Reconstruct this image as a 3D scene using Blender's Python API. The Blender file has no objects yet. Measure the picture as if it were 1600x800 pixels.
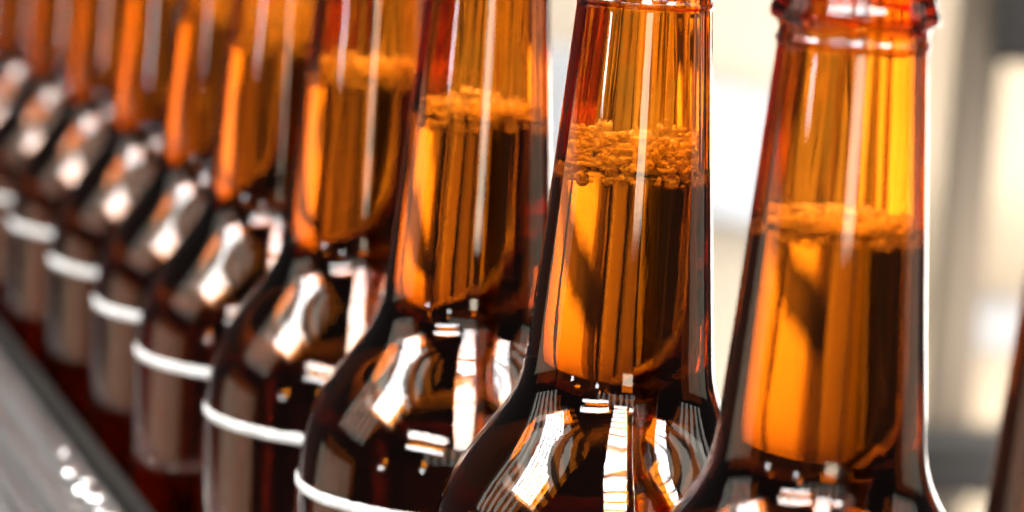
import bpy, math, random
import numpy as np
from mathutils import Matrix, Vector

random.seed(7)
PI = math.pi
scene = bpy.context.scene
col = scene.collection

# ------------------------------------------------------------------ helpers
def link_mesh(name, verts, faces, mat, parent=None, smooth=True):
    me = bpy.data.meshes.new(name)
    me.from_pydata([tuple(v) for v in verts], [], [tuple(f) for f in faces])
    me.update()
    if smooth:
        me.polygons.foreach_set('use_smooth', [True] * len(me.polygons))
    me.materials.append(mat)
    o = bpy.data.objects.new(name, me)
    col.objects.link(o)
    if parent is not None:
        o.parent = parent
    return o

def tag(o, label=None, cat=None, group=None, kind=None):
    if label: o['label'] = label
    if cat: o['category'] = cat
    if group: o['group'] = group
    if kind: o['kind'] = kind
    return o

def empty(name, loc, rz=0.0):
    o = bpy.data.objects.new(name, None)
    o.empty_display_size = 0.02
    o.location = loc
    o.rotation_euler = (0, 0, rz)
    col.objects.link(o)
    return o

def box(verts, faces, x0, x1, y0, y1, z0, z1, bev=0.0, M=None):
    """a box with chamfered long edges; appended to verts / faces"""
    b = min(bev, .45 * (x1 - x0), .45 * (y1 - y0), .45 * (z1 - z0))
    if b <= 0:
        pts = [(x, y, z) for x in (x0, x1) for y in (y0, y1) for z in (z0, z1)]
        fs = [(0, 1, 3, 2), (4, 6, 7, 5), (0, 4, 5, 1), (2, 3, 7, 6), (0, 2, 6, 4), (1, 5, 7, 3)]
    else:
        pts, fs, idx = [], [], {}
        for ix, x in enumerate((x0, x1)):
            for iy, y in enumerate((y0, y1)):
                for iz, z in enumerate((z0, z1)):
                    sx, sy, sz = 1 - 2 * ix, 1 - 2 * iy, 1 - 2 * iz
                    for ax in range(3):
                        idx[(ix, iy, iz, ax)] = len(pts)
                        d = [b * sx, b * sy, b * sz]
                        d[ax] = 0
                        pts.append((x + d[0], y + d[1], z + d[2]))
        I = lambda *k: idx[k]
        for a in (0, 1):
            fs.append((I(a,0,0,0), I(a,0,1,0), I(a,1,1,0), I(a,1,0,0)))
            fs.append((I(0,a,0,1), I(1,a,0,1), I(1,a,1,1), I(0,a,1,1)))
            fs.append((I(0,0,a,2), I(0,1,a,2), I(1,1,a,2), I(1,0,a,2)))
        for a in (0, 1):
            for c in (0, 1):
                fs.append((I(a,c,0,0), I(a,c,1,0), I(a,c,1,1), I(a,c,0,1)))
                fs.append((I(a,0,c,0), I(a,1,c,0), I(a,1,c,2), I(a,0,c,2)))
                fs.append((I(0,a,c,1), I(1,a,c,1), I(1,a,c,2), I(0,a,c,2)))
        for a in (0, 1):
            for c in (0, 1):
                for e in (0, 1):
                    fs.append((I(a,c,e,0), I(a,c,e,1), I(a,c,e,2)))
    n = len(verts)
    for p in pts:
        verts.append(tuple(M @ Vector(p)) if M is not None else p)
    for f in fs:
        faces.append(tuple(n + k for k in f))

def fix_normals(o):
    import bmesh
    bm = bmesh.new(); bm.from_mesh(o.data)
    bmesh.ops.recalc_face_normals(bm, faces=bm.faces)
    bm.to_mesh(o.data); bm.free()

# ------------------------------------------------------------------ materials
def new_mat(name):
    m = bpy.data.materials.new(name)
    m.use_nodes = True
    nt = m.node_tree
    nt.nodes.clear()
    out = nt.nodes.new('ShaderNodeOutputMaterial')
    return m, nt, out

def glass_mat(name, ior, sigma, rough=0.0, bump=None):
    """clear refracting surface, the colour comes from absorption inside"""
    m, nt, out = new_mat(name)
    g = nt.nodes.new('ShaderNodeBsdfGlass')
    g.inputs['Color'].default_value = (1, 1, 1, 1)
    g.inputs['IOR'].default_value = ior
    g.inputs['Roughness'].default_value = rough
    nt.links.new(g.outputs[0], out.inputs['Surface'])
    v = nt.nodes.new('ShaderNodeVolumeAbsorption')
    d = max(sigma)
    v.inputs['Density'].default_value = d
    v.inputs['Color'].default_value = tuple(1 - s / d for s in sigma) + (1,)
    nt.links.new(v.outputs[0], out.inputs['Volume'])
    if bump:
        tc = nt.nodes.new('ShaderNodeTexCoord')
        mp = nt.nodes.new('ShaderNodeMapping')
        mp.inputs['Scale'].default_value = bump[0]
        nz = nt.nodes.new('ShaderNodeTexNoise')
        nz.inputs['Scale'].default_value = 1.0
        nz.inputs['Detail'].default_value = 3.0
        bp = nt.nodes.new('ShaderNodeBump')
        bp.inputs['Strength'].default_value = bump[1]
        bp.inputs['Distance'].default_value = bump[2]
        nt.links.new(tc.outputs['Object'], mp.inputs['Vector'])
        nt.links.new(mp.outputs[0], nz.inputs['Vector'])
        nt.links.new(nz.outputs['Fac'], bp.inputs['Height'])
        nt.links.new(bp.outputs[0], g.inputs['Normal'])
    return m

def surf_mat(name, base, rough, metal=0.0, base2=None, scale=(20, 20, 20), bump=0.0, bdist=0.001,
             detail=5.0, lo=.35, hi=.65, rough2=None, spec=0.5, turn=None):
    m, nt, out = new_mat(name)
    p = nt.nodes.new('ShaderNodeBsdfPrincipled')
    p.inputs['Base Color'].default_value = tuple(base) + (1,)
    p.inputs['Roughness'].default_value = rough
    p.inputs['Metallic'].default_value = metal
    p.inputs['Specular IOR Level'].default_value = spec
    nt.links.new(p.outputs[0], out.inputs['Surface'])
    tc = nt.nodes.new('ShaderNodeTexCoord')
    mp = nt.nodes.new('ShaderNodeMapping')
    mp.inputs['Scale'].default_value = scale
    if turn is not None:
        mp.vector_type = 'TEXTURE'
        mp.inputs['Scale'].default_value = tuple(1 / q for q in scale)
        mp.inputs['Rotation'].default_value = (0, 0, turn)
    nz = nt.nodes.new('ShaderNodeTexNoise')
    nz.inputs['Scale'].default_value = 1.0
    nz.inputs['Detail'].default_value = detail
    nt.links.new(tc.outputs['Object'], mp.inputs['Vector'])
    nt.links.new(mp.outputs[0], nz.inputs['Vector'])
    if base2 is not None:
        r = nt.nodes.new('ShaderNodeValToRGB')
        r.color_ramp.elements[0].position = lo
        r.color_ramp.elements[1].position = hi
        r.color_ramp.elements[0].color = tuple(base) + (1,)
        r.color_ramp.elements[1].color = tuple(base2) + (1,)
        nt.links.new(nz.outputs['Fac'], r.inputs['Fac'])
        nt.links.new(r.outputs[0], p.inputs['Base Color'])
    if rough2 is not None:
        mr = nt.nodes.new('ShaderNodeMapRange')
        mr.inputs['From Min'].default_value = lo
        mr.inputs['From Max'].default_value = hi
        mr.inputs['To Min'].default_value = rough
        mr.inputs['To Max'].default_value = rough2
        nt.links.new(nz.outputs['Fac'], mr.inputs['Value'])
        nt.links.new(mr.outputs[0], p.inputs['Roughness'])
    if bump:
        bp = nt.nodes.new('ShaderNodeBump')
        bp.inputs['Strength'].default_value = bump
        bp.inputs['Distance'].default_value = bdist
        nt.links.new(nz.outputs['Fac'], bp.inputs['Height'])
        nt.links.new(bp.outputs[0], p.inputs['Normal'])
    return m

M = {}
M['amber'] = glass_mat('amber_glass', 1.52, (92, 425, 1250), 0.0, ((420, 420, 45), .12, .00012))
M['beer'] = glass_mat('beer_liquid', 1.34, (20, 24, 46))
M['scuff'] = surf_mat('scuffed_glass_ring', (.60, .59, .57), .8, 0, (.30, .28, .26), (420, 420, 420), .6, .0005, 6, .40, .72)
M['steel'] = surf_mat('brushed_steel', (.38, .365, .35), .30, 1.0, (.05, .046, .04), (190, 4, 190), .7, .0006, 6, .38, .62, .55, turn=.315)
M['dark_plastic'] = surf_mat('black_wear_strip', (.006, .005, .004), .8, 0, (.010, .008, .006), (40, 40, 40), .1, .001, spec=.08)
M['belt'] = surf_mat('dark_belt', (.008, .007, .006), .8, 0, (.005, .004, .004), (90, 90, 90), .2, .0008, spec=.08)
M['board'] = surf_mat('cream_dimming_paint', (.45, .375, .285), .9, 0, (.36, .295, .215), (2.2, 2.2, 3.0), .15, .004, 4, .4, .7)  # for the added boards that tone down the bright wall
M['tan_dimming'] = surf_mat('tan_dimming_paint', (.33, .255, .175), .9, 0, (.25, .19, .125), (2.2, 2.2, 3.0), .15, .004, 4, .4, .7)  # darker version for the added board nearest the strong wall light
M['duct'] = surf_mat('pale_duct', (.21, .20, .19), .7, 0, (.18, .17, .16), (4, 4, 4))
M['wall'] = surf_mat('pale_wall_paint', (.86, .82, .74), .9, 0, (.80, .76, .68), (2.2, 2.2, 3.0), .15, .004, 4, .4, .7)
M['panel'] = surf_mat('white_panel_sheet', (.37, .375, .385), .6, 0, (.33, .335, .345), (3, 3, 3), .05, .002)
M['post'] = surf_mat('grey_painted_post', (.15, .11, .072), .6, 0, (.105, .078, .052), (30, 30, 6), .1, .001)
M['dark_metal'] = surf_mat('dark_machine_metal', (.014, .011, .009), .6, .2, (.022, .018, .014), (20, 20, 20), .1, .001)
M['floor'] = surf_mat('dark_concrete', (.07, .06, .05), .8, 0, (.05, .042, .035), (5, 5, 5), .2, .003)

def foam_mat():
    """bubble films: clear when looked through, milky and glossy towards their rims"""
    m, nt, out = new_mat('beer_foam')
    d = nt.nodes.new('ShaderNodeBsdfDiffuse'); d.inputs['Color'].default_value = (.98, .96, .88, 1)
    t = nt.nodes.new('ShaderNodeBsdfTranslucent'); t.inputs['Color'].default_value = (.98, .96, .88, 1)
    g = nt.nodes.new('ShaderNodeBsdfGlossy'); g.inputs['Roughness'].default_value = .08
    c = nt.nodes.new('ShaderNodeBsdfTransparent')
    m1 = nt.nodes.new('ShaderNodeMixShader'); m1.inputs[0].default_value = .18
    m2 = nt.nodes.new('ShaderNodeMixShader'); m2.inputs[0].default_value = .22
    m3 = nt.nodes.new('ShaderNodeMixShader')
    lw = nt.nodes.new('ShaderNodeLayerWeight'); lw.inputs['Blend'].default_value = .5
    mr = nt.nodes.new('ShaderNodeMapRange')
    mr.inputs['From Min'].default_value = .08; mr.inputs['From Max'].default_value = .35
    mr.inputs['To Min'].default_value = .55; mr.inputs['To Max'].default_value = 1.0
    nt.links.new(lw.outputs['Facing'], mr.inputs['Value']); nt.links.new(mr.outputs[0], m3.inputs[0])
    nt.links.new(d.outputs[0], m1.inputs[1]); nt.links.new(t.outputs[0], m1.inputs[2])
    nt.links.new(m1.outputs[0], m2.inputs[1]); nt.links.new(g.outputs[0], m2.inputs[2])
    nt.links.new(c.outputs[0], m3.inputs[1]); nt.links.new(m2.outputs[0], m3.inputs[2])
    nt.links.new(m3.outputs[0], out.inputs['Surface'])
    return m
M['foam'] = foam_mat()

M['polished'] = surf_mat('polished_steel', (.75, .74, .72), .16, 1.0, (.6, .59, .57), (300, 300, 300), .1, .0003)

# ------------------------------------------------------------------ bottle profile (metres; z from the belt)
ZS = 0.115                                  # height of the frosted contact ring
def hermite(pts, n):
    """smooth monotone curve through (z, r) points"""
    z = np.array([p[0] for p in pts]); r = np.array([p[1] for p in pts])
    d = np.diff(r) / np.diff(z)
    m = np.zeros(len(z)); m[0] = d[0]; m[-1] = d[-1]
    for i in range(1, len(z) - 1):
        if d[i-1] * d[i] > 0:
            w1 = 2 * (z[i+1]-z[i]) + (z[i]-z[i-1]); w2 = (z[i+1]-z[i]) + 2 * (z[i]-z[i-1])
            m[i] = (w1 + w2) / (w1 / d[i-1] + w2 / d[i])
    zz = np.linspace(z[0], z[-1], n)
    k = np.clip(np.searchsorted(z, zz) - 1, 0, len(z) - 2)
    h = z[k+1] - z[k]; t = (zz - z[k]) / h
    rr = ((1+2*t)*(1-t)**2*r[k] + t*(1-t)**2*h*m[k] + t*t*(3-2*t)*r[k+1] + t*t*(t-1)*h*m[k+1])
    return zz, rr

cm = 0.01
OUT = [(0.30, 3.005), (0.7, 2.965), (1.2, 2.85), (1.7, 2.64), (2.15, 2.36), (2.6, 2.04), (3.0, 1.785), (3.35, 1.645),
       (3.7, 1.585), (4.2, 1.545), (5.5, 1.435), (7.0, 1.318), (8.5, 1.205), (9.62, 1.122)]
INN = [(-0.4, 2.83), (0.5, 2.79), (1.2, 2.66), (1.7, 2.43), (2.15, 2.13), (2.55, 1.82), (2.9, 1.57), (3.25, 1.43),
       (3.6, 1.37), (4.2, 1.335), (5.5, 1.23), (7.0, 1.12), (8.5, 1.01), (9.4, .94), (11.6, .84)]
def soften(z, r, n, w):
    """round the curve off so that reflections run without kinks"""
    h = z[1] - z[0]; k = int(w / h)
    pad_l = r[0] + (np.arange(-k, 0)) * (r[1] - r[0]); pad_r = r[-1] + np.arange(1, k + 1) * (r[-1] - r[-2])
    q = np.concatenate([pad_l, r, pad_r])
    ker = np.hanning(2 * k + 3)[1:-1]; ker /= ker.sum()
    s_ = np.convolve(q, ker, 'valid')
    zz = np.linspace(z[0], z[-1], n)
    return zz, np.interp(zz, z, s_)
oz, orr = soften(*hermite(OUT, 900), 110, .42)
iz, irr = soften(*hermite(INN, 1000), 120, .40)

outer = [(-11.48, 0.0), (-11.42, 1.4), (-11.5, 2.2), (-11.5, 2.5), (-11.38, 2.78), (-11.1, 2.95), (-10.7, 3.02), (-9.5, 3.02),
         (-7, 3.02), (-4, 3.02), (-1.5, 3.02), (-0.6, 3.02), (-0.2, 3.02), (0.1, 3.018)]
outer += list(zip(oz, orr))
# parting ridge, bead and lip of the crown finish
outer += [(9.66, 1.122), (9.69, 1.150), (9.73, 1.158), (9.77, 1.148), (9.80, 1.118), (9.88, 1.112), (9.95, 1.122),
          (9.99, 1.155), (10.03, 1.215), (10.07, 1.25), (10.12, 1.262), (10.18, 1.255), (10.26, 1.23), (10.37, 1.192), (10.5, 1.165),
          (10.7, 1.15), (10.95, 1.15), (11.15, 1.165), (11.25, 1.23), (11.35, 1.30), (11.5, 1.315),
          (11.62, 1.28), (11.70, 1.19), (11.74, 1.06), (11.72, .92), (11.66, .86)]
inner = [(11.6, .84)] + list(zip(iz[::-1], irr[::-1]))[1:] + [(-1.5, 2.84), (-4, 2.84), (-7, 2.84), (-10.0, 2.84), (-10.5, 2.78),
         (-10.85, 2.55), (-11.0, 2.2), (-10.98, 1.2), (-10.9, 0.0)]

SEG = 168
TH = np.arange(SEG) * 2 * PI / SEG
def wave(rng, kmin, kmax, p):
    ks = np.arange(kmin, kmax)
    a = rng.normal(size=len(ks)) / ks ** p
    ph = rng.uniform(0, 2 * PI, len(ks))
    dr = rng.normal(size=len(ks)) * 26.0               # slow twist with height
    def f(th, z):
        return (a[:, None] * np.sin(ks[:, None] * th[None, :] + ph[:, None] + dr[:, None] * z)).sum(0)
    return f

def lathe(profile, disp=None, closed_ends=True):
    """profile of (z cm from the ring, r cm); both ends on the axis when closed"""
    verts, faces = [], []
    rows = []
    for (z, r) in profile:
        zz = ZS + z * cm
        if r < 1e-6:
            rows.append([len(verts)]); verts.append((0, 0, zz)); continue
        rr = np.full(SEG, r * cm)
        if disp is not None:
            rr = rr + disp(TH, zz, r * cm)
        rows.append(list(range(len(verts), len(verts) + SEG)))
        verts += list(zip(rr * np.cos(TH), rr * np.sin(TH), np.full(SEG, zz)))
    for a, b in zip(rows[:-1], rows[1:]):
        for k in range(SEG):
            k2 = (k + 1) % SEG
            if len(a) == 1: faces.append((a[0], b[k2], b[k]))
            elif len(b) == 1: faces.append((a[k], a[k2], b[0]))
            else: faces.append((a[k], a[k2], b[k2], b[k]))
    return verts, faces

rng = np.random.default_rng(11)
w_in = wave(rng, 2, 40, .75)
w_out = wave(rng, 3, 36, .95)
def in_disp(th, z, r):
    return w_in(th, z) * float(np.interp(z, [ZS + .028, ZS + .044, ZS + .06], [.00002, .00006, .00009]))
def out_disp(th, z, r):
    k = float(np.interp(z, [ZS - .01, ZS + .01, ZS + .03, ZS + .04, ZS + .092, ZS + .099], [.000014, .000012, .000010, .000016, .000020, .000004]))
    return w_out(th, z) * k

def build_glass(parent):
    full = outer + inner
    n_out = len(outer)
    cnt = {'i': 0}
    def disp(th, z, r):
        return None
    verts, faces, rows = [], [], []
    for i, (z, r) in enumerate(full):
        zz = ZS + z * cm
        if r < 1e-6:
            rows.append([len(verts)]); verts.append((0, 0, zz)); continue
        d = out_disp(TH, zz, r) if i < n_out else in_disp(TH, zz, r)
        rr = r * cm + d
        rows.append(list(range(len(verts), len(verts) + SEG)))
        verts += list(zip(rr * np.cos(TH), rr * np.sin(TH), np.full(SEG, zz)))
    for a, b in zip(rows[:-1], rows[1:]):
        for k in range(SEG):
            k2 = (k + 1) % SEG
            if len(a) == 1: faces.append((a[0], b[k2], b[k]))
            elif len(b) == 1: faces.append((a[k], a[k2], b[0]))
            else: faces.append((a[k], a[k2], b[k2], b[k]))
    o = link_mesh('glass', verts, faces, M['amber'], parent)
    return o

def inner_r(z):
    zs = np.array([p[0] for p in inner[::-1]]); rs = np.array([p[1] for p in inner[::-1]])
    order = np.argsort(zs, kind='stable')
    return float(np.interp(z, zs[order], rs[order]))

LEVEL = 7.0
def build_beer(parent, level):
    prof = [(-10.91, 0.0), (-11.0, 1.2), (-11.01, 2.2), (-10.86, 2.56), (-10.5, 2.79), (-10, 2.85), (-7, 2.85), (-4, 2.85), (-1.5, 2.85)]
    prof += [(z, r + .01) for z, r in zip(iz, irr) if z < level - .05]
    r = inner_r(level)
    prof += [(level + .03, r + .008), (level + .02, r - .03), (level - .02, r - .09), (level - .05, r - .2), (level - .06, r * .5), (level - .06, 0.0)]
    v, f = lathe(prof, in_disp)
    return link_mesh('beer', v, f, M['beer'], parent)

# unit icosphere for bubbles
def ico(sub):
    import bmesh
    bm = bmesh.new()
    bmesh.ops.create_icosphere(bm, subdivisions=sub, radius=1.0)
    bm.verts.ensure_lookup_table()
    v = np.array([p.co[:] for p in bm.verts]); f = np.array([[q.index for q in p.verts] for p in bm.faces])
    bm.free()
    return v, f
ICO, ICO_FAR = ico(2), ico(1)

def build_foam(parent, level, thick, seed, dens=1.0, ball=None):
    """bubbles riding on the beer and clinging to the wall of the neck"""
    r_ = random.Random(seed)
    V, F, n = [], [], 0
    def bub(x, y, z, r):
        nonlocal n
        V.append(ball[0] * r + np.array([x, y, z])); F.append(ball[1] + n); n += len(ball[0])
    R0 = inner_r(level) * cm
    z0 = ZS + level * cm
    # raft on the liquid
    for k in range(int(200 * dens)):
        rad = R0 * math.sqrt(r_.random()) * .96; a = r_.uniform(0, 2 * PI)
        r = r_.choice((.0004, .0006, .0008, .0011)) * r_.uniform(.8, 1.2)
        z = z0 + r_.uniform(-.0004, max(.0006, thick * .55))
        rad = min(rad, R0 - r - .00015)
        bub(rad * math.cos(a), rad * math.sin(a), z, r)
    # collar against the glass, uneven upper and lower edges
    ph = [r_.uniform(0, 6.28) for _ in range(4)]
    for k in range(int(430 * dens)):
        a = r_.uniform(0, 2 * PI)
        top = thick * (.80 + .09 * math.sin(2 * a + ph[0]) + .06 * math.sin(5 * a + ph[1]) + .05 * math.sin(11 * a + ph[2]))
        z = z0 - .0022 + (top + .0022) * r_.random() ** 1.1
        r = r_.choice((.0003, .0004, .0005, .0007, .0010)) * r_.uniform(.8, 1.2)
        rr = inner_r((z - ZS) / cm) * cm - r * r_.uniform(.85, 1.25) - .00012
        bub(rr * math.cos(a), rr * math.sin(a), z, r)
    v = np.concatenate(V); f = np.concatenate(F)
    return link_mesh('foam', v.tolist(), f.tolist(), M['foam'], parent)

def build_scuff(parent):
    """raised contact ring worn white, edges ragged"""
    r_ = np.random.default_rng(5)
    nz = 9
    S = 240
    th = np.arange(S) * 2 * PI / S
    def rag():
        s = np.zeros(S)
        for k in list(range(3, 20, 2)) + list(range(20, 100, 3)):
            s += np.sin(k * th + r_.uniform(0, 6.28)) * r_.normal() / (k ** .35)
        return s / 6
    lo, hi = -.115 + rag() * .022, .115 + rag() * .022
    verts, faces = [], []
    for j in range(nz):
        t = j / (nz - 1)
        bulge = math.sin(PI * t) ** .6
        z = ZS + (lo + (hi - lo) * t) * cm
        r = (3.012 + .034 * bulge) * cm
        verts += list(zip(r * np.cos(th), r * np.sin(th), z))
    for j in range(nz - 1):
        for k in range(S):
            k2 = (k + 1) % S
            faces.append((j*S + k, j*S + k2, (j+1)*S + k2, (j+1)*S + k))
    # inner wall so the ring has a body
    base = len(verts)
    for j in (0, 1):
        z = ZS + ((hi if j == 0 else lo)) * cm
        verts += list(zip(2.99 * cm * np.cos(th), 2.99 * cm * np.sin(th), z))
    for k in range(S):
        k2 = (k + 1) % S
        faces.append(((nz-1)*S + k, (nz-1)*S + k2, base + k2, base + k))
        faces.append((base + k, base + k2, base + S + k2, base + S + k))
        faces.append((base + S + k, base + S + k2, k2, k))
    return link_mesh('scuff_ring', verts, faces, M['scuff'], parent)

# ------------------------------------------------------------------ the row of bottles
# (x, y) in cm from the point under the camera, foam thickness, label
ROW = [
    (8.02, 41.2, .003, 'nearest dark red-brown bottle, only its blurred neck showing past the pale gap'),
    (4.812, 46.949, .0020, 'amber bottle whose beaded mouth ring is in view, beside the pale wall gap'),
    (1.918, 52.564, .0072, 'sharpest amber bottle in the row, with the thickest collar of foam in its neck'),
    (-0.744, 58.525, .0032, 'amber bottle just behind the sharpest one, its white ring crossing the bottom edge'),
    (-3.09, 64.486, .0042, 'slightly blurred amber bottle fourth back from the mouth ring, white ring bright at its shoulder'),
    (-5.263, 70.406, .011, 'blurred amber bottle with a pale orange foam block high in its neck'),
    (-7.022, 76.277, .011, 'soft amber bottle behind the pale foam bottle, its own foam touching the top edge'),
    (-8.993, 82.128, .006, 'soft brown bottle whose orange neck stripe ends above a round white glint'),
    (-11.0, 87.95, .005, 'dim blurred bottle with a dull beige ring, above the end of the steel rail'),
    (-13.0, 93.75, .005, 'very blurred brown bottle at the far end, behind the cluster of white discs of light'),
    (-15.0, 99.6, .005, 'farthest brown bottle, a faint blurred neck in the top corner'),
    (-17.0, 105.4, .005, 'sliver of a last brown bottle at the very edge beyond the dim necks'),
]
GROUP = 'amber bottles standing in a row on the conveyor'
proto = None
def child(src, name, parent):
    c = src.copy(); c.name = name; c.parent = parent; col.objects.link(c); return c
for i, (x, y, ft, lab) in enumerate(ROW):
    root = empty('beer_bottle', (x * cm, y * cm, 0), (i * 2.399 + .6) % (2 * PI))
    tag(root, lab, 'bottle', GROUP)
    if proto is None:
        proto = dict(glass=build_glass(root), beer=build_beer(root, LEVEL), scuff=build_scuff(root))
    else:
        for k, nm in (('glass', 'glass'), ('beer', 'beer'), ('scuff', 'scuff_ring')):
            child(proto[k], nm, root)
    build_foam(root, LEVEL, ft, 100 + i, .55 + ft * 110, ICO if i in (1, 2, 3) else ICO_FAR)

# ------------------------------------------------------------------ conveyor and guide rail
dirv = Vector((-.31, .951, 0)).normalized()
rz = math.atan2(-dirv.x, dirv.y)
def along(t, o, z):                        # t along the rail, o to the camera's side (left), metres
    p = Vector((-.0971, .7425, 0)) + dirv * t
    n = Vector((-dirv.y, dirv.x, 0))
    q = p + n * o
    return (q.x, q.y, z)

cv = empty('conveyor', (.0, .70, 0), rz)
tag(cv, 'dark slatted bottling conveyor under the row of amber bottles', 'conveyor')
v, f = [], []
for k in range(-16, 24):
    box(v, f, -.055, .055, k * .0385, k * .0385 + .037, -.006, -.0005, .0008)
link_mesh('belt', v, f, M['belt'], cv, False)
v, f = [], []
box(v, f, -.07, -.058, -.6, .95, -.09, -.002, .002)
box(v, f, .058, .07, -.6, .95, -.09, -.002, .002)
box(v, f, -.058, .058, -.6, .95, -.05, -.02, .002)
link_mesh('side_frame', v, f, M['dark_metal'], cv, False)

def extrude(profile, t0, t1, nt, name, mat, parent, org):
    """sweep a closed (offset, z) profile along the rail"""
    verts, faces = [], []
    n = len(profile)
    for j in range(nt + 1):
        t = t0 + (t1 - t0) * j / nt
        for (o, z) in profile:
            p = along(t, o, z); verts.append((p[0] - org[0], p[1] - org[1], p[2] - org[2]))
    for j in range(nt):
        for k in range(n):
            k2 = (k + 1) % n
            faces.append((j*n + k, j*n + k2, (j+1)*n + k2, (j+1)*n + k))
    faces.append(tuple(range(n))[::-1]); faces.append(tuple(nt*n + k for k in range(n)))
    o = link_mesh(name, verts, faces, mat, parent, True)
    fix_normals(o)
    md = o.modifiers.new('edges', 'EDGE_SPLIT'); md.split_angle = math.radians(40)
    return o

RAILZ = 0.085
org = along(-.15, .02, 0)
rail = empty('guide_rail', org)
tag(rail, 'brushed steel guide rail with a black wear strip along the foot of the bottle row', 'guide rail')
extrude([(.0030, RAILZ - .022), (.0030, RAILZ + .0036), (.0038, RAILZ + .0044), (.0060, RAILZ + .0044), (.0068, RAILZ + .0036), (.0068, RAILZ - .022)], -.35, .5, 10, 'wear_strip', M['dark_plastic'], rail, org)
top = [(.0070, RAILZ - .03), (.0070, RAILZ - .0012)]
for a in range(0, 7):
    t = a / 6 * PI / 2
    top.append((.0085 - .0015 * math.cos(t), RAILZ - .0012 + .0030 * math.sin(t)))
top += [(.0135, RAILZ + .0016), (.0148, RAILZ + .0002), (.0162, RAILZ + .0014), (.022, RAILZ + .0010), (.0235, RAILZ - .0008),
        (.025, RAILZ + .0004), (.034, RAILZ - .0006), (.0355, RAILZ - .0022), (.0370, RAILZ - .0012), (.048, RAILZ - .0030),
        (.050, RAILZ - .005), (.050, RAILZ - .03)]
extrude(top, -.35, .5, 10, 'steel_bar', M['steel'], rail, org)
for t in (-.30, .40):                                     # brackets down to the conveyor frame
    vv, ff = [], []
    box(vv, ff, -.006, .006, -.012, .012, -.17, RAILZ - .031, .001)
    b = link_mesh('bracket', vv, ff, M['steel'], rail, False)
    p = along(t, .03, 0); b.location = (p[0] - org[0], p[1] - org[1], 0); b.rotation_euler.z = rz

# polished bumps added to stand in for glints of wet steel on the bar
def glint_bump_mesh(seed):
    r_ = random.Random(seed)
    verts, faces = [], []
    n, mrows = 18, 6
    ph = r_.uniform(0, 6); e = r_.uniform(.05, .16)
    verts.append((0, 0, .62))
    for j in range(1, mrows + 1):
        t = j / mrows
        for k in range(n):
            a = 2 * PI * k / n
            R = (1 + e * math.sin(2 * a + ph) + e * .5 * math.sin(3 * a + ph * 2)) * math.sin(t * PI / 2)
            verts.append((R * math.cos(a), R * math.sin(a), .62 * math.cos(t * PI / 2) - .02))
    verts.append((0, 0, -.02))
    for k in range(n):
        faces.append((0, 1 + k, 1 + (k + 1) % n))
    for j in range(mrows - 1):
        for k in range(n):
            a = 1 + j * n; k2 = (k + 1) % n
            faces.append((a + k, a + n + k, a + n + k2, a + k2))
    L = len(verts) - 1; a = 1 + (mrows - 1) * n
    for k in range(n):
        faces.append((L, a + (k + 1) % n, a + k))
    return verts, faces
GLINT_BUMPS = [(-.047, .0130, .0022), (-.056, .0108, .0017), (-.064, .0130, .0030), (-.071, .0118, .0022), (-.083, .0128, .0013),
         (-.026, .0110, .0012), (-.094, .031, .0022), (-.088, .0108, .0018)]
for i, (t, o_, r) in enumerate(GLINT_BUMPS):
    vv, ff = glint_bump_mesh(i)
    z = RAILZ + (.0017 if o_ < .0135 else (.0012 if o_ < .022 else 0.0000))
    p = along(t, o_, z)
    d = link_mesh('glint_bump', [(a * r, b * r, c * r) for a, b, c in vv], ff, M['polished'], rail)
    d.location = (p[0] - org[0], p[1] - org[1], p[2] - org[2])

# ------------------------------------------------------------------ the blurred place behind
v, f = [], []
box(v, f, -.10, .95, 1.85, 1.97, -.60, 1.2)
w = link_mesh('wall', v, f, M['wall'], None, False); tag(w, 'pale cream wall out of focus behind the bottles', 'wall')
v, f = [], []
box(v, f, -3.2, 3.2, -1.6, 1.85, -1.0, -.921)
fl = link_mesh('floor', v, f, M['floor'], None, False); tag(fl, kind='structure')

def bg_box(name, lab, cat, mat, cx, cy, cz, sx, sy, sz, rot=0.0, bev=.003):
    v, f = [], []
    box(v, f, -sx / 2, sx / 2, -sy / 2, sy / 2, -sz / 2, sz / 2, bev)
    o = link_mesh(name, v, f, mat, None, False)
    o.location = (cx, cy, cz); o.rotation_euler = (0, rot, 0)
    return tag(o, lab, cat)
bg_box('upright_post', 'blurred grey-brown upright post behind the gap beside the mouth ring', 'post', M['post'], .212, 1.5, -.2, .021, .03, 1.4)
bg_box('dark_rail', 'blurred dark horizontal bar low in the pale gap', 'bar', M['dark_metal'], .55, 1.46, -.050, .78, .03, .030, -.03)
bg_box('overhead_bracket', 'blurred dark grey bracket at the top of the pale gap', 'bracket', M['dark_metal'], .33, 1.45, .160, .24, .03, .05, -.06)
bg_box('dimming_board', 'added blurred cream board dimming the wall in the narrow gap left of the sharpest bottle', 'board', M['board'], .025, 1.8, .02, .075, .02, 1.12)  # boards added in the open gaps to hide the overlit wall
bg_box('dimming_board', 'added blurred cream board dimming the wall between the sharpest bottle and the mouth ring bottle', 'board', M['board'], .135, 1.8, .02, .085, .02, 1.12)
bg_box('dimming_board', 'added blurred cream board dimming the wall in the wide gap at the right edge, crossed by the dark bar', 'board', M['tan_dimming'], .275, 1.8, .02, .10, .02, 1.12)
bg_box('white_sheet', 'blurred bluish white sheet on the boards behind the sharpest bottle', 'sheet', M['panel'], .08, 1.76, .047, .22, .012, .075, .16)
bg_box('white_duct', 'blurred whitish duct seen low in the pale gap at the right', 'duct', M['duct'], .30, 1.7, -.034, .14, .05, .026, .0)

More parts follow.
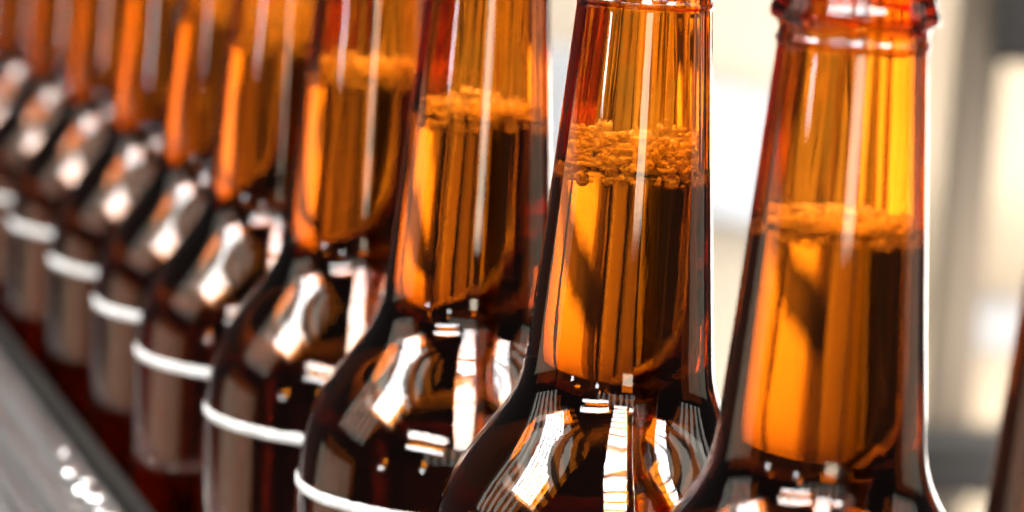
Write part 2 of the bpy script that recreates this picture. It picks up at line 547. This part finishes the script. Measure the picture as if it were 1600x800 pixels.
fr = empty('streak_frame', (0, 1.32, 0))  # added bars, hidden from direct view, that streak the light in the necks
tag(fr, 'added dark uprights behind the row, putting dark streaks into the amber necks', 'added uprights')
for x, wd in ((-.075, .02), (-.042, .014), (-.012, .013), (.060, .010), (.146, .012), (.40, .02)):
    v, f = [], []
    box(v, f, -wd / 2, wd / 2, -.012, .012, -.9, .9, .002)
    u = link_mesh('upright', v, f, M['dark_metal'], fr, False); u.location = (x, 0, 0)

# ------------------------------------------------------------------ light
world = bpy.data.worlds.new('World')
scene.world = world
world.use_nodes = True
bg = world.node_tree.nodes['Background']
bg.inputs['Color'].default_value = (.95, .93, .90, 1)
bg.inputs['Strength'].default_value = .05

def area(name, loc, target, sx, sy, radiance, half=85, bars=None, color=(1, 1, 1), gap=.22, spin=0.0):
    """a softbox: rectangle, aimed, its beam kept inside +-half degrees, louvre bars across its long side"""
    L = bpy.data.lights.new(name, 'AREA')
    L.shape = 'RECTANGLE'; L.size = sx; L.size_y = sy
    h = math.radians(half)
    L.spread = 2 * h
    gain = math.tan(h) / (math.tan(h) - h)
    L.energy = radiance * PI * sx * sy / gain
    L.color = color
    o = bpy.data.objects.new(name, L)
    d = Vector(target) - Vector(loc)
    o.rotation_euler = (d.to_track_quat('-Z', 'Y').to_matrix() @ Matrix.Rotation(spin, 3, 'Z')).to_euler()
    o.location = loc
    col.objects.link(o)
    if bars:
        L.use_nodes = True
        nt = L.node_tree
        em = nt.nodes['Emission']
        g = nt.nodes.new('ShaderNodeNewGeometry')
        s = nt.nodes.new('ShaderNodeSeparateXYZ')
        nt.links.new(g.outputs['Parametric'], s.inputs[0])
        mu = nt.nodes.new('ShaderNodeMath'); mu.operation = 'MULTIPLY'; mu.inputs[1].default_value = bars
        fr = nt.nodes.new('ShaderNodeMath'); fr.operation = 'FRACT'
        gt = nt.nodes.new('ShaderNodeMath'); gt.operation = 'GREATER_THAN'; gt.inputs[1].default_value = gap
        ad = nt.nodes.new('ShaderNodeMath'); ad.operation = 'MAXIMUM'; ad.inputs[1].default_value = .06
        nt.links.new(s.outputs[0 if sx > sy else 1], mu.inputs[0]); nt.links.new(mu.outputs[0], fr.inputs[0])
        nt.links.new(fr.outputs[0], gt.inputs[0]); nt.links.new(gt.outputs[0], ad.inputs[0])
        nt.links.new(ad.outputs[0], em.inputs['Strength'])
    return o

T = (0, .62, .2)
R = 42
area('wall_fill', (0.35, 1.2, 1.6), (0.3, 1.85, .0), 1.0, .2, 33, 60)  # added source that lights the wall from out of view
area('ceiling_softbox', (.05, -.35, 1.55), T, .40, 2.0, R, 50, bars=15)
area('ceiling_softbox', (-1.0, 1.35, 1.5), T, .95, .85, R, 40, bars=8)
area('side_softbox', (-1.5, .2, 1.4), T, .65, .5, R, 40, bars=6)
area('ceiling_softbox', (.50, .85, 1.55), T, .45, .30, R, 40, bars=7)
area('side_softbox', (1.05, -.25, 1.5), T, .40, .80, R, 40, bars=7)
area('front_strip', (-.95, -1.3, 1.45), T, 1.3, .22, R, 40, bars=16)
area('front_strip', (-1.0, -1.4, 1.08), T, 1.2, .13, R, 40, bars=14)
area('tall_window', (.25, -1.1, .28), T, .34, .17, 13, 40, color=(1, .82, .60))
area('front_window', (-.75, -1.0, .42), T, .10, .10, 22, 40)
area('front_window', (-1.25, -.25, .27), T, .10, .07, 26, 40)
area('ceiling_fill', (-1.25, .35, 1.75), T, 1.3, 1.8, 4.6, 60, bars=7, color=(1, .93, .80), gap=.48)  # both overhead fills added to lay a grey sheen on the shoulders
area('ceiling_fill', (1.25, .45, 1.75), T, 1.1, 1.6, 3.8, 60, bars=6, color=(1, .93, .80), gap=.48)
area('front_strip', (.9, -1.3, 1.35), T, 1.0, .16, R, 40, bars=14)
area('side_fill', (-1.75, .65, 1.0), T, 1.1, .9, 3.0, 60, bars=6, color=(1, .93, .80), gap=.48)  # pair of fills added at the sides to lighten the shoulder flanks
area('side_fill', (1.7, .55, 1.0), T, 1.0, .8, 2.6, 60, bars=5, color=(1, .93, .80), gap=.48)
area('front_fill', (-.1, -1.6, .95), T, 2.0, .46, 2.4, 60, bars=8, color=(1, .93, .80), gap=.48)  # fill added behind the camera to lighten the lower shoulders
area('sheen_fill', (-1.7, .9, -.12), T, 1.2, .56, 1.5, 60, bars=14, color=(1, .84, .62))  # left and right fills added for the grey sheen on the glass sides
area('sheen_fill', (1.7, 1.0, .0), T, 1.0, .7, 1.1, 60, bars=12, color=(1, .84, .62))
area('wall_fill', (.58, 1.32, -.06), (.58, 1.85, -.06), .5, .3, 68, 60)  # added out of view to brighten the wall seen through the necks

# ------------------------------------------------------------------ camera
cam = bpy.data.cameras.new('camera')
co = bpy.data.objects.new('camera', cam)
col.objects.link(co)
pitch, roll = .1545, .0643
co.matrix_world = Matrix.Translation((0, 0, ZS + .13523)) @ Matrix.Rotation(PI / 2 - pitch, 4, 'X') @ Matrix.Rotation(roll, 4, 'Z')
cam.sensor_width = 36
cam.lens = 4982.4 / 1600 * 36
cam.clip_start = .01; cam.clip_end = 50
cam.dof.use_dof = True
cam.dof.focus_distance = .525
cam.dof.aperture_fstop = 13.5
cam.dof.aperture_blades = 0
scene.camera = co

# ------------------------------------------------------------------ render settings
scene.render.engine = 'CYCLES'
c = scene.cycles
c.max_bounces = 40; c.transmission_bounces = 40; c.glossy_bounces = 12; c.diffuse_bounces = 12; c.transparent_max_bounces = 64
c.volume_bounces = 0
c.caustics_refractive = True; c.caustics_reflective = True
c.blur_glossy = 0.3
c.sample_clamp_indirect = 50.0
c.use_denoising = True
try:
    c.denoiser = 'OPENIMAGEDENOISE'
    c.denoising_input_passes = 'RGB'
except Exception:
    pass
vs = scene.view_settings
vs.view_transform = 'Standard'; vs.look = 'None'; vs.exposure = 0; vs.gamma = 1
